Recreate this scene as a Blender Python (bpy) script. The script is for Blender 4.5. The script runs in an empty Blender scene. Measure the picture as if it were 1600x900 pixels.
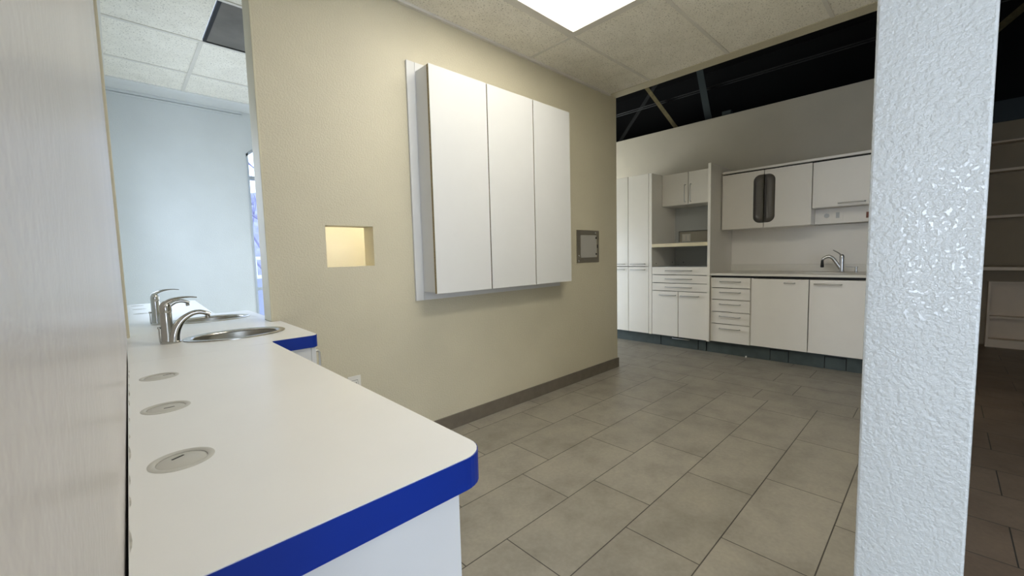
import bpy, bmesh, math, random
from mathutils import Vector, Matrix
random.seed(7)
C = bpy.context.scene.collection
PI = math.pi

# ------------------------------------------------------------------ materials
def nodes(name):
    m = bpy.data.materials.new(name); m.use_nodes = True
    nt = m.node_tree
    return m, nt, nt.nodes['Principled BSDF']

def ramp(nt, src, stops):
    r = nt.nodes.new('ShaderNodeValToRGB')
    e = r.color_ramp.elements
    while len(e) < len(stops): e.new(0.5)
    for i, (p, c) in enumerate(stops):
        e[i].position = p; e[i].color = (*c, 1)
    nt.links.new(src, r.inputs[0])
    return r.outputs[0]

def coords(nt, scale=(1, 1, 1), rot=(0, 0, 0), loc=(0, 0, 0)):
    tc = nt.nodes.new('ShaderNodeTexCoord'); mp = nt.nodes.new('ShaderNodeMapping')
    mp.inputs['Scale'].default_value = scale; mp.inputs['Rotation'].default_value = rot
    mp.inputs['Location'].default_value = loc
    nt.links.new(tc.outputs['Object'], mp.inputs[0])
    return mp.outputs[0]

def noise(nt, vec, scale, detail=2, rough=.5):
    n = nt.nodes.new('ShaderNodeTexNoise'); n.inputs['Scale'].default_value = scale
    n.inputs['Detail'].default_value = detail; n.inputs['Roughness'].default_value = rough
    nt.links.new(vec, n.inputs['Vector'])
    return n.outputs['Fac']

def mixc(nt, fac, a, b, mode='MIX'):
    x = nt.nodes.new('ShaderNodeMix'); x.data_type = 'RGBA'; x.blend_type = mode
    for k, v in ((0, fac), (6, a), (7, b)):
        if isinstance(v, (int, float)): x.inputs[k].default_value = v
        elif isinstance(v, tuple): x.inputs[k].default_value = (*v, 1)
        else: nt.links.new(v, x.inputs[k])
    return x.outputs[2]

def bump(nt, bs, h, strength, dist):
    b = nt.nodes.new('ShaderNodeBump'); b.inputs['Strength'].default_value = strength
    b.inputs['Distance'].default_value = dist
    nt.links.new(h, b.inputs['Height']); nt.links.new(b.outputs[0], bs.inputs['Normal'])

def simple(name, col, rough=.5, metal=0, var=.04, bscale=0, bstr=.2, bdist=.0005, vscale=6, spec=.5):
    m, nt, bs = nodes(name)
    v = coords(nt)
    lo = tuple(c*(1-var) for c in col); hi = tuple(min(1, c*(1+var)) for c in col)
    nt.links.new(ramp(nt, noise(nt, v, vscale, 4), [(.3, lo), (.7, hi)]), bs.inputs['Base Color'])
    bs.inputs['Roughness'].default_value = rough; bs.inputs['Metallic'].default_value = metal
    bs.inputs['Specular IOR Level'].default_value = spec
    if bscale: bump(nt, bs, noise(nt, v, bscale, 3), bstr, bdist)
    return m

def orange_peel(name, col, rough, scale=95, strength=.5, dist=.002):
    m, nt, bs = nodes(name)
    v = coords(nt)
    lo = tuple(c*.965 for c in col); hi = tuple(min(1, c*1.03) for c in col)
    nt.links.new(ramp(nt, noise(nt, v, 3, 4), [(.3, lo), (.7, hi)]), bs.inputs['Base Color'])
    bs.inputs['Roughness'].default_value = rough
    n1 = noise(nt, v, scale, 3, .55)
    r = ramp(nt, n1, [(.36, (0, 0, 0)), (.62, (1, 1, 1))])
    bump(nt, bs, r, strength, dist)
    return m

def acoustic(name):
    m, nt, bs = nodes(name)
    v = coords(nt)
    dots = ramp(nt, noise(nt, v, 105, 3, .65), [(.33, (1, 1, 1)), (.43, (0, 0, 0))])
    blot = ramp(nt, noise(nt, v, 9, 5), [(.3, (.82, .785, .69)), (.75, (.91, .875, .78))])
    c = mixc(nt, dots, blot, (.42, .39, .33))
    nt.links.new(c, bs.inputs['Base Color'])
    bs.inputs['Roughness'].default_value = .95; bs.inputs['Specular IOR Level'].default_value = .15
    bump(nt, bs, noise(nt, v, 170, 3), .35, .0015)
    return m

def tile_floor(name, rot, loc, swap, c1=(.270, .247, .203), c2=(.305, .280, .233)):
    m, nt, bs = nodes(name)
    tc = nt.nodes.new('ShaderNodeTexCoord'); sp = nt.nodes.new('ShaderNodeSeparateXYZ')
    cb = nt.nodes.new('ShaderNodeCombineXYZ'); ad = nt.nodes.new('ShaderNodeVectorMath')
    nt.links.new(tc.outputs['Object'], sp.inputs[0])
    nt.links.new(sp.outputs[1 if swap else 0], cb.inputs[0]); nt.links.new(sp.outputs[0 if swap else 1], cb.inputs[1])
    ad.operation = 'ADD'; ad.inputs[1].default_value = loc
    nt.links.new(cb.outputs[0], ad.inputs[0])
    b = nt.nodes.new('ShaderNodeTexBrick')
    b.offset = .343; b.offset_frequency = 2; b.squash = 1
    b.inputs['Scale'].default_value = 1; b.inputs['Brick Width'].default_value = .607
    b.inputs['Row Height'].default_value = .3053; b.inputs['Mortar Size'].default_value = .0024
    b.inputs['Mortar Smooth'].default_value = .15; b.inputs['Bias'].default_value = 0
    b.inputs['Color1'].default_value = (*c1, 1); b.inputs['Color2'].default_value = (*c2, 1)
    b.inputs['Mortar'].default_value = (.055, .048, .038, 1)
    nt.links.new(ad.outputs[0], b.inputs['Vector'])
    v = tc.outputs['Object']
    cl = ramp(nt, noise(nt, v, 4.5, 8, .62), [(.28, (.74, .73, .72)), (.52, (1, 1, 1)), (.75, (1.16, 1.15, 1.12))])
    c = mixc(nt, 1.0, b.outputs['Color'], cl, 'MULTIPLY')
    fine = ramp(nt, noise(nt, v, 60, 4), [(.3, (.93, .93, .93)), (.7, (1.05, 1.05, 1.05))])
    c = mixc(nt, 1.0, c, fine, 'MULTIPLY')
    nt.links.new(c, bs.inputs['Base Color'])
    rr = nt.nodes.new('ShaderNodeMapRange'); rr.inputs[3].default_value = .36; rr.inputs[4].default_value = .5
    nt.links.new(noise(nt, v, 10, 4), rr.inputs[0]); nt.links.new(rr.outputs[0], bs.inputs['Roughness'])
    inv = nt.nodes.new('ShaderNodeMath'); inv.operation = 'SUBTRACT'; inv.inputs[0].default_value = 1
    nt.links.new(b.outputs['Fac'], inv.inputs[1])
    bump(nt, bs, inv.outputs[0], .5, .002)
    return m

def emission(name, col, s, tex=False):
    m, nt, bs = nodes(name)
    bs.inputs['Base Color'].default_value = (.8, .8, .8, 1)
    bs.inputs['Emission Color'].default_value = (*col, 1); bs.inputs['Emission Strength'].default_value = s
    bs.inputs['Roughness'].default_value = .4
    return m

def glass(name, col=(1, 1, 1), rough=0):
    m, nt, bs = nodes(name)
    nt.nodes.remove(bs)
    out = nt.nodes['Material Output']
    t = nt.nodes.new('ShaderNodeBsdfTransparent'); t.inputs[0].default_value = (*col, 1)
    g = nt.nodes.new('ShaderNodeBsdfGlossy'); g.inputs['Roughness'].default_value = .02
    mx = nt.nodes.new('ShaderNodeMixShader'); mx.inputs[0].default_value = .07
    nt.links.new(t.outputs[0], mx.inputs[1]); nt.links.new(g.outputs[0], mx.inputs[2])
    nt.links.new(mx.outputs[0], out.inputs[0])
    return m

def brushed(name, col, rough, sc=(400, 8, 8)):
    m, nt, bs = nodes(name)
    v = coords(nt, sc)
    nt.links.new(ramp(nt, noise(nt, v, 1, 2), [(.3, tuple(c*.9 for c in col)), (.7, col)]), bs.inputs['Base Color'])
    bs.inputs['Metallic'].default_value = 1; bs.inputs['Roughness'].default_value = rough
    return m

M = {}
M['beige'] = orange_peel('beige_paint', (.60, .55, .405), .38, 112, .5, .0021)
M['beige_trim'] = simple('beige_bead', (.60, .56, .41), .45)
M['grey_paint'] = orange_peel('grey_paint', (.57, .535, .52), .26, 75, .16, .0012)
M['white_paint'] = orange_peel('white_gloss_paint', (.575, .59, .57), .10, 110, .45, .0021)
M['blue_paint'] = orange_peel('pale_wall_paint', (.61, .635, .63), .5, 100, .2, .0015)
M['far_paint'] = orange_peel('far_wall_paint', (.45, .41, .325), .5, 100, .25, .0015)
M['cream'] = orange_peel('cream_paint', (.80, .77, .66), .6, 100, .15, .001)
M['tile_ceiling'] = acoustic('acoustic_tile')
M['tbar'] = simple('ceiling_bar', (.70, .67, .60), .5)
M['fascia'] = simple('white_ceiling_band', (.70, .71, .69), .6)
M['floor_near'] = tile_floor('floor_tile', 0, (-1.671+.607*10, -.5733+.3053*10, 0), False)
M['floor_far'] = tile_floor('floor_tile_turned', 0, (-.985+.607*10, -3.755+.3053*20, 0), True)
M['floor_dimmed'] = tile_floor('floor_tile_dimmed', 0, (-.985+.607*10, -3.755+.3053*20, 0), True, (.21, .145, .095), (.235, .165, .11))  # same tile, colour browned for the warm low light right of the pillar
M['baseboard'] = simple('taupe_tile', (.150, .128, .096), .5, var=.12, vscale=14)
M['white_lam'] = simple('white_laminate', (.69, .69, .67), .62, var=.012, spec=.3)
M['counter_lam'] = simple('counter_laminate', (.79, .785, .76), .33, var=.015, bscale=220, bstr=.04)
M['blue_edge'] = simple('blue_edge', (.001, .024, .25), .45, var=.06, spec=.3)
M['raw_board'] = simple('particle_board', (.30, .235, .12), .8, var=.5, vscale=220, bscale=200, bstr=.5)
M['maple'] = simple('maple_edge', (.68, .60, .40), .5, var=.08, vscale=8)
M['cab_white'] = simple('cabinet_white', (.84, .80, .72), .36, var=.012)
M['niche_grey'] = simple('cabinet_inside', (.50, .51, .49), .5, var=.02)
M['solid_surface'] = simple('cream_worktop', (.76, .725, .64), .35, var=.03)
M['plinth'] = simple('plinth_slate', (.055, .072, .070), .45, var=.2, vscale=9)
M['black'] = simple('black', (.006, .006, .006), .6)
M['gap'] = simple('gap_shadow', (.02, .022, .02), .7)
M['satin'] = brushed('satin_handle', (.62, .61, .58), .32)
M['chrome'] = simple('chrome', (.50, .495, .465), .07, 1, var=.02)
M['steel'] = brushed('brushed_steel', (.36, .345, .30), .30, (6, 6, 300))
M['steel_rim'] = brushed('steel_rim', (.55, .53, .48), .2, (300, 300, 8))
M['box_steel'] = brushed('bronze_steel', (.40, .36, .28), .38, (8, 8, 260))
M['box_plate'] = simple('frosted_plate', (.40, .385, .345), .45, var=.03)
M['plastic'] = simple('grommet_plastic', (.50, .49, .44), .42, var=.06)
M['outlet'] = simple('outlet_plastic', (.74, .72, .66), .4)
M['dark_plate'] = simple('dull_grey_plate', (.15, .14, .12), .7, var=.2, vscale=5)
M['smoke'] = simple('smoked_plastic', (.13, .12, .105), .14, var=.05)
M['strut_grey'] = simple('grey_strut', (.03, .042, .045), .6)
M['strut_yellow'] = simple('yellow_strut', (.13, .105, .045), .6, var=.3, vscale=20)
M['deck'] = simple('black_deck', (.0022, .0026, .003), .9)
M['conduit'] = simple('dark_conduit', (.014, .015, .015), .5)
M['shelf_white'] = simple('shelf_board', (.74, .60, .43), .5)
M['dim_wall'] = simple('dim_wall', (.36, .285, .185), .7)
M['frame'] = simple('window_frame', (.42, .46, .50), .5)
M['pane'] = glass('pane', (.93, .96, 1))
M['rust'] = simple('red_socket', (.16, .05, .03), .5)
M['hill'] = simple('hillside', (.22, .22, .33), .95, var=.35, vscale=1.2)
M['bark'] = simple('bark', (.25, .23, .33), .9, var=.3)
M['rail_white'] = simple('white_rail', (.8, .8, .84), .6)
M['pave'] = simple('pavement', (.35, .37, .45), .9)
M['caulk'] = simple('old_caulk', (.52, .50, .45), .8, var=.3, vscale=60)
M['diffuser'] = emission('lit_diffuser', (1.0, .95, .84), 1.95)
M['diffuser_fill'] = emission('lit_diffuser_fill', (1.0, .95, .84), 4.4)

# ------------------------------------------------------------------ mesh helpers
def quad_box(bm, x0, x1, y0, y1, z0, z1, bev=0, seg=2):
    vs = [bm.verts.new(p) for p in ((x0,y0,z0),(x1,y0,z0),(x1,y1,z0),(x0,y1,z0),(x0,y0,z1),(x1,y0,z1),(x1,y1,z1),(x0,y1,z1))]
    fs = [bm.faces.new([vs[i] for i in f]) for f in ((3,2,1,0),(4,5,6,7),(0,1,5,4),(1,2,6,5),(2,3,7,6),(3,0,4,7))]
    if bev:
        es = list({e for f in fs for e in f.edges})
        bmesh.ops.bevel(bm, geom=es, offset=bev, segments=seg, affect='EDGES', profile=.5)

def box(x0, x1, y0, y1, z0, z1, bev=0):
    bm = bmesh.new(); quad_box(bm, x0, x1, y0, y1, z0, z1, bev); return bm

def boxes(lst, bev=0):
    bm = bmesh.new()
    for b in lst: quad_box(bm, *b, bev)
    return bm

def prism(bm, pts, a0, a1, axis='z', hole=None):
    def P(p, a):
        return {'z': (p[0], p[1], a), 'x': (a, p[0], p[1]), 'y': (p[0], a, p[1])}[axis]
    lo = [bm.verts.new(P(p, a0)) for p in pts]; hi = [bm.verts.new(P(p, a1)) for p in pts]
    n = len(pts)
    side = []
    for i in range(n):
        side.append(bm.faces.new((lo[i], lo[(i+1) % n], hi[(i+1) % n], hi[i])))
    f0 = bm.faces.new(list(reversed(lo))); f1 = bm.faces.new(hi)
    return side, f0, f1

def slab_with_holes(pts, holes, z0, z1):
    """flat board with round or oval holes right through it"""
    bm = bmesh.new()
    loops = [pts] + holes
    tops, bots = [], []
    for lp in loops:
        t = [bm.verts.new((p[0], p[1], z1)) for p in lp]; b = [bm.verts.new((p[0], p[1], z0)) for p in lp]
        n = len(lp)
        for i in range(n):
            bm.faces.new((b[i], b[(i+1) % n], t[(i+1) % n], t[i]))
        tops.append(t); bots.append(b)
    for grp in (tops, bots):
        es = []
        for lp in grp:
            n = len(lp)
            for i in range(n):
                e = bm.edges.get((lp[i], lp[(i+1) % n])); es.append(e)
        bmesh.ops.triangle_fill(bm, use_beauty=True, use_dissolve=False, edges=es)
    bmesh.ops.recalc_face_normals(bm, faces=bm.faces[:])
    return bm

def lathe(bm, prof, cx, cy, cz=0, seg=40, sx=1, sy=1, close=False):
    rings = []
    for r, z in prof:
        rings.append([bm.verts.new((cx+r*sx*math.cos(2*PI*i/seg), cy+r*sy*math.sin(2*PI*i/seg), cz+z)) for i in range(seg)])
    for a, b in zip(rings, rings[1:]):
        for i in range(seg):
            bm.faces.new((a[i], a[(i+1) % seg], b[(i+1) % seg], b[i]))
    if prof[0][0] > 1e-6: bm.faces.new(list(reversed(rings[0])))
    if prof[-1][0] > 1e-6: bm.faces.new(rings[-1])
    bmesh.ops.remove_doubles(bm, verts=[v for r in rings for v in r], dist=1e-7)

def sweep(bm, path, radii, seg=14, up=None, cap=True):
    """tube along path; radii = list of (a, b) half sizes: a across 'side', b along 'normal'"""
    pts = [Vector(p) for p in path]; n = len(pts)
    side0 = Vector(up) if up else None
    rings = []
    for i, p in enumerate(pts):
        t = (pts[min(i+1, n-1)]-pts[max(i-1, 0)]).normalized()
        if side0 is None:
            side0 = Vector((0, 0, 1)).cross(t)
            if side0.length < 1e-3: side0 = Vector((1, 0, 0))
        s = (side0 - t*side0.dot(t)).normalized(); nn = t.cross(s)
        side0 = s if not up else Vector(up)
        ra = radii[i] if isinstance(radii, list) else radii
        a, b = ra if isinstance(ra, tuple) else (ra, ra)
        rings.append([bm.verts.new(p + s*a*math.cos(2*PI*k/seg) + nn*b*math.sin(2*PI*k/seg)) for k in range(seg)])
    for r0, r1 in zip(rings, rings[1:]):
        for k in range(seg):
            bm.faces.new((r0[k], r0[(k+1) % seg], r1[(k+1) % seg], r1[k]))
    if cap:
        bm.faces.new(list(reversed(rings[0]))); bm.faces.new(rings[-1])

def spline(pts, n=24, vals=None):
    """Catmull-Rom through points (tuples of any length)"""
    out = []
    P = [pts[0]] + list(pts) + [pts[-1]]
    segs = len(pts)-1
    for j in range(n+1):
        u = j/n*segs; i = min(int(u), segs-1); t = u-i
        a, b, c, d = P[i], P[i+1], P[i+2], P[i+3]
        out.append(tuple(.5*(2*b[k]+(c[k]-a[k])*t+(2*a[k]-5*b[k]+4*c[k]-d[k])*t*t+(3*b[k]-a[k]-3*c[k]+d[k])*t**3) for k in range(len(b))))
    return out

def ellipse(cx, cy, rx, ry, n=48):
    return [(cx+rx*math.cos(2*PI*i/n), cy+ry*math.sin(2*PI*i/n)) for i in range(n)]

def rounded(pts, rad, n=8):
    """round chosen corners of a polygon; rad[i]=radius"""
    out = []
    m = len(pts)
    for i, p in enumerate(pts):
        r = rad[i]
        if not r: out.append(p); continue
        p = Vector(p); a = (Vector(pts[i-1])-p).normalized(); b = (Vector(pts[(i+1) % m])-p).normalized()
        s, e = p+a*r, p+b*r
        for k in range(n+1):
            t = k/n
            q = s*(1-t)**2 + p*2*t*(1-t) + e*t*t
            w = (1-t)**2+2*t*(1-t)*.7071+t*t
            q = (s*(1-t)**2 + p*2*t*(1-t)*.7071 + e*t*t)/w
            out.append((q.x, q.y))
    return out

def link(name, bm, mat, parent=None, smooth=False):
    bmesh.ops.recalc_face_normals(bm, faces=bm.faces[:])
    pw = Vector((0, 0, 0)); q = parent
    while q is not None: pw += q.location; q = q.parent
    if parent is None:                                   # origin at the base centre of the mesh
        xs = [v.co for v in bm.verts]
        pw = Vector(((min(v.x for v in xs)+max(v.x for v in xs))/2, (min(v.y for v in xs)+max(v.y for v in xs))/2, min(v.z for v in xs)))
    bmesh.ops.translate(bm, verts=bm.verts[:], vec=-pw)
    me = bpy.data.meshes.new(name); bm.to_mesh(me); bm.free()
    mats = mat if isinstance(mat, (list, tuple)) else [mat]
    for k in mats: me.materials.append(M[k])
    if smooth:
        for p in me.polygons: p.use_smooth = True
        try: me.set_sharp_from_angle(angle=math.radians(38))
        except Exception: pass
    o = bpy.data.objects.new(name, me); C.objects.link(o)
    if parent is None: o.location = pw
    else: o.parent = parent
    return o

def struct(name, bm, mat):
    """the setting keeps world coordinates so its patterns stay in register"""
    bmesh.ops.recalc_face_normals(bm, faces=bm.faces[:])
    me = bpy.data.meshes.new(name); bm.to_mesh(me); bm.free()
    for k in (mat if isinstance(mat, (list, tuple)) else [mat]): me.materials.append(M[k])
    o = bpy.data.objects.new(name, me); C.objects.link(o); o['kind'] = 'structure'
    return o

def tag(o, label, cat, group=None):
    o['label'] = label; o['category'] = cat
    if group: o['group'] = group
    return o

def thing(name, label, cat, loc, group=None):
    o = bpy.data.objects.new(name, None); C.objects.link(o)
    o.empty_display_size = .05; o.location = loc
    return tag(o, label, cat, group)

def dup(root, loc, label, scale=None):
    r = root.copy(); C.objects.link(r); r.location = loc; r['label'] = label
    def kids(a, b):
        for ch in list(a.children):
            c = ch.copy(); C.objects.link(c); c.parent = b; kids(ch, c)
    kids(root, r)
    if scale: r.scale = scale
    return r

def cells(us, vs, void, w0, w1, axis):
    """wall made of a grid of cells; cells in 'void' are open right through"""
    bm = bmesh.new()
    vd = {}
    def V(u, v, w):
        p = {'y': (u, w, v), 'x': (w, u, v), 'z': (u, v, w)}[axis]
        k = tuple(round(c, 5) for c in p)
        if k not in vd: vd[k] = bm.verts.new(p)
        return vd[k]
    nu, nv = len(us)-1, len(vs)-1
    solid = lambda i, j: 0 <= i < nu and 0 <= j < nv and (i, j) not in void
    for i in range(nu):
        for j in range(nv):
            if not solid(i, j): continue
            a, b, c, d = us[i], us[i+1], vs[j], vs[j+1]
            for w in (w0, w1): bm.faces.new((V(a,c,w), V(b,c,w), V(b,d,w), V(a,d,w)))
            if not solid(i-1, j): bm.faces.new((V(a,c,w0), V(a,d,w0), V(a,d,w1), V(a,c,w1)))
            if not solid(i+1, j): bm.faces.new((V(b,c,w0), V(b,d,w0), V(b,d,w1), V(b,c,w1)))
            if not solid(i, j-1): bm.faces.new((V(a,c,w0), V(b,c,w0), V(b,c,w1), V(a,c,w1)))
            if not solid(i, j+1): bm.faces.new((V(a,d,w0), V(b,d,w0), V(b,d,w1), V(a,d,w1)))
    return bm

# ------------------------------------------------------------------ the setting
CEIL = 2.64; WY = 2.24; HC = .86
# floor: two fields of tile, the far one turned a quarter
bm = bmesh.new()
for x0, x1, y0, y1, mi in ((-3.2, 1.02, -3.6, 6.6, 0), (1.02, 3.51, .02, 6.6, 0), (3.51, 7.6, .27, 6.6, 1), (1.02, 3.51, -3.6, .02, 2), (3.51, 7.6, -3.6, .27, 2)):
    f = bm.faces.new([bm.verts.new(p) for p in ((x0,y0,0),(x1,y0,0),(x1,y1,0),(x0,y1,0))]); f.material_index = mi
    quad_box(bm, x0, x1, y0, y1, -.12, -.001)
bm.faces.ensure_lookup_table()
struct('floor', bm, ['floor_near', 'floor_far', 'floor_dimmed'])

# wall along the left, close beside the camera, a shade out of square
def lx(y): return -.0235+.0133*y
bm = bmesh.new()
prism(bm, [(lx(.125), .125), (lx(2.24), 2.24), (-.15, 2.24), (-.15, .125)], 0, CEIL+.5, 'z')
struct('wall_left', bm, 'grey_paint')
struct('wall_next_room_left', cells([2.24, 2.85, 4.45, 4.97], [0, 1.0, 2.1, CEIL+.5], {(1, 1)}, -.15, lx(2.24), 'x'), 'blue_paint')
struct('window_6', boxes([(-.11, -.06, 2.85, 2.885, 1.0, 2.1), (-.11, -.06, 4.415, 4.45, 1.0, 2.1), (-.11, -.06, 2.885, 4.415, 1.0, 1.035), (-.11, -.06, 2.885, 4.415, 2.065, 2.1), (-.11, -.06, 3.63, 3.67, 1.035, 2.065)]), 'frame')
bm = boxes([(-.01, .0155, 2.24, 2.36, HC, 2.45)], .003)
struct('trim_1', bm, 'beige_trim')

# beige wall with the little pass-through and the opening over the counter
JX = .5225
bm = cells([.0, JX, .798, 1.060, 3.588], [0, .813, 1.113, 1.334, 2.45, 4.2], {(0, 1), (0, 2), (0, 3), (2, 2)}, WY, WY+.12, 'y')
struct('wall_back', bm, 'beige')
bm = boxes([(JX-.004, JX+.0045, WY-.0035, WY+.122, HC, 2.45)], .002)
struct('trim_2', bm, 'beige_trim')
bm = box(.58, 3.60, WY-.012, WY, 0, .095, .0015)
quad_box(bm, 3.588, 3.600, WY, WY+.12, 0, .095, .0015)
struct('baseboard_back', bm, 'baseboard')

# wall that ends beside the camera on the right
bm = box(1.0, 3.588, -.0455, .0975, 0, 4.2, .004)
struct('wall_right', bm, 'white_paint')

# ceiling of the near room: tiles, bars, the edge under the header
GX = [-.093, .522, 1.137, 1.753, 2.370, 3.465]; GY = [-3.2, -2.585, -1.95, -1.315, -.70, -.08, .555, 1.19, 1.824, 2.228]
bm = boxes([(-3.2, 1.153, -3.5, 2.24, CEIL, CEIL+.02), (2.354, 3.467, .0975, 2.24, CEIL, CEIL+.02), (1.153, 2.354, -3.5, 1.206, CEIL, CEIL+.02), (1.153, 2.354, 1.808, 2.24, CEIL, CEIL+.02),
            (2.354, 3.467, -3.5, -.0455, CEIL, CEIL+.02)])
struct('ceiling', bm, 'tile_ceiling')
bars = []
for x in (-.093, .522, 1.137, 2.370): bars.append((x-.012, x+.012, .1 if x > 1 else -3.2, 2.228, CEIL-.004, CEIL+.001))
for y in (.555, 1.19, 1.824):
    bars.append((.02, 3.465, y-.012, y+.012, CEIL-.0042, CEIL+.001))
bars.append((.02, 3.467, 2.218, 2.24, CEIL-.016, CEIL+.001))
struct('trim_3', boxes(bars, .0012), 'tbar')
struct('trim_4', box(3.465, 3.588, .0975, 2.24, CEIL-.004, 4.2, .002), 'beige')   # header over the wide opening

# room beyond the opening
bm = boxes([(-.02, .516, 2.36, 4.585, CEIL, CEIL+.02), (.516, 1.13, 2.36, 2.890, CEIL, CEIL+.02), (.516, 1.13, 3.507, 4.585, CEIL, CEIL+.02), (1.13, 3.6, 2.36, 4.585, CEIL, CEIL+.02)])
struct('ceiling.001', bm, 'tile_ceiling')
bars = [(.012, .036, 2.36, 4.585, CEIL-.014, CEIL+.001)]
for x in (.516, 1.13, 1.745, 2.36): bars.append((x-.012, x+.012, 3.507 if x < 1.2 else 2.36, 4.585, CEIL-.005, CEIL+.001))
for y in (2.890, 3.507, 4.143): bars.append((.03, 3.6, y-.012, y+.012, CEIL-.0052, CEIL+.001))
struct('trim_5', boxes(bars, .0012), 'tbar')
struct('ceiling.002', box(-.02, 3.6, 4.585, 4.86, CEIL-.012, CEIL+.02, .003), 'fascia')
FY = 4.85
WX0, WX1, ZS, RIS = 1.005, 1.955, 2.232, .195
bm = cells([-.15, WX0, WX1, 2.25, 3.2, 3.7], [0, .35, ZS+RIS, CEIL+.3], {(1, 1), (3, 1)}, FY, FY+.14, 'y')
for X0, X1 in ((WX0, WX1), (2.25, 3.2)):
    xm = (X0+X1)/2; hw = (X1-X0)/2; R = (hw*hw+RIS*RIS)/(2*RIS); zc = ZS+RIS-R
    arc = [(X0+(X1-X0)*i/24, zc+math.sqrt(R*R-(X0+(X1-X0)*i/24-xm)**2)) for i in range(25)]
    prism(bm, [(X0, ZS+RIS)]+arc[:13], FY, FY+.14, 'y')
    prism(bm, arc[12:]+[(X1, ZS+RIS)], FY, FY+.14, 'y')
struct('wall_next_room', bm, 'blue_paint')
struct('trim_6', boxes([(.01, .99, FY-.018, FY, CEIL-.036, CEIL-.012), (.01, .99, FY-.010, FY, CEIL-.058, CEIL-.040)], .002), 'blue_paint')
struct('wall_next_room_right', cells([2.36, 2.95, 4.6, 5.05, 6.45, 6.7], [0, .25, 1.4, 2.3, 4.2], {(1, 1), (3, 1), (3, 2)}, 3.588, 3.70, 'x'), 'blue_paint')
k = 0
for X0, X1 in ((WX0, WX1), (2.25, 3.2)):
    k += 1
    xm = (X0+X1)/2; hw = (X1-X0)/2; R = (hw*hw+RIS*RIS)/(2*RIS); zc = ZS+RIS-R
    t = .028
    def az(x, off=0): return zc+math.sqrt(max(0, (R-off)**2-(x-xm)**2))
    bm = boxes([(X0, X0+t*.6, FY-.004, FY+.09, .35, ZS+.01), (X1-t*.6, X1, FY-.004, FY+.09, .35, ZS+.01), (X0, X1, FY+.03, FY+.08, 1.985, 2.02), (X0, X1, FY, FY+.09, .35, .385), (X0, X1, FY+.03, FY+.08, .86, .89), (xm-.02, xm+.02, FY+.03, FY+.08, .385, ZS+RIS-.01)])
    for i in range(24):
        xa, xb = X0+(X1-X0)*i/24, X0+(X1-X0)*(i+1)/24
        prism(bm, [(xa, az(xa)-.002), (xb, az(xb)-.002), (xb, az(xb)-t), (xa, az(xa)-t)], FY-.004, FY+.09, 'y')
    w = struct('window_%d' % k, bm, 'frame')
    bm = bmesh.new()
    prism(bm, [(X0+.01, .37)]+[(X0+.01+(X1-X0-.02)*i/16, az(X0+.01+(X1-X0-.02)*i/16)-.012) for i in range(17)]+[(X1-.01, .37)], FY+.052, FY+.056, 'y')
    p = link('pane', bm, 'pane', w)

# small closet behind the pass-through
bm = boxes([(.66, 1.86, 2.80, 2.86, 0, CEIL), (.66, .70, 2.36, 2.80, 0, CEIL), (1.82, 1.86, 2.36, 2.80, 0, CEIL)])
struct('wall_closet', bm, 'cream')

# far room: cabinet wall, its return, shelf wall, black open deck overhead
struct('wall_far', boxes([(5.40, 5.54, .20, 6.6, 0, 2.765)], .003), 'far_paint')
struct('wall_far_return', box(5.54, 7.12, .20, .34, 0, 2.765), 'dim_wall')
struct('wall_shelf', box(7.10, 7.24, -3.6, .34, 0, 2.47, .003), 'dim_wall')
struct('trim_7', box(7.14, 7.24, -3.6, .34, 2.472, 2.71), 'strut_grey')
struct('ceiling.003', boxes([(3.2, 7.7, -3.6, 6.7, 4.2, 4.3)]), 'deck')
struct('wall_outer', boxes([(7.6, 7.7, -3.6, 6.7, 0, 4.2), (3.7, 5.54, 6.6, 6.7, 2.6, 4.2), (3.47, 3.588, -1.1, -.0455, 2.64, 4.2), (3.47, 7.7, -3.7, -3.6, 0, 4.2), (5.54, 7.6, 6.6, 6.7, 0, 4.2)]), 'deck')
struct('wall_far_end', box(3.7, 5.40, 6.6, 6.7, 0, 2.6), 'far_paint')
struct('window_3', boxes([(3.62, 3.68, 5.05, 5.09, .25, 2.3), (3.62, 3.68, 6.41, 6.45, .25, 2.3), (3.62, 3.68, 5.73, 5.77, .25, 2.3), (3.62, 3.68, 5.05, 6.45, 2.26, 2.3), (3.62, 3.68, 5.05, 6.45, .25, .29)]), 'frame')
# behind the camera
struct('wall_front', cells([-3.2, -2.7, .7, 3.47], [0, .25, 2.3, CEIL+.3], {(1, 1)}, -3.7, -3.6, 'y'), 'blue_paint')
struct('window_4', boxes([(-2.7, -2.66, -3.68, -3.62, .25, 2.3), (.66, .7, -3.68, -3.62, .25, 2.3), (-1.02, -.98, -3.68, -3.62, .25, 2.3), (-2.7, .7, -3.68, -3.62, .25, .29), (-2.7, .7, -3.68, -3.62, 2.26, 2.3)]), 'frame')
struct('wall_entry', cells([-3.6, -.65, .45, 2.4], [0, .40, 1.95, CEIL+.3], {(1, 1)}, -3.3, -3.2, 'x'), 'blue_paint')
struct('window_5', boxes([(-3.28, -3.22, -.65, -.61, .4, 1.95), (-3.28, -3.22, .41, .45, .4, 1.95), (-3.28, -3.22, -.61, .41, .4, .44), (-3.28, -3.22, -.61, .41, 1.91, 1.95)]), 'frame')
struct('wall_light_block', box(3.47, 3.588, -3.6, -1.1, 0, 4.2), 'beige')  # unseen partition, added to keep front daylight out of the dim room
struct('wall_entry_back', box(-3.2, -.15, 2.24, 2.36, 0, CEIL), 'blue_paint')

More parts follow.
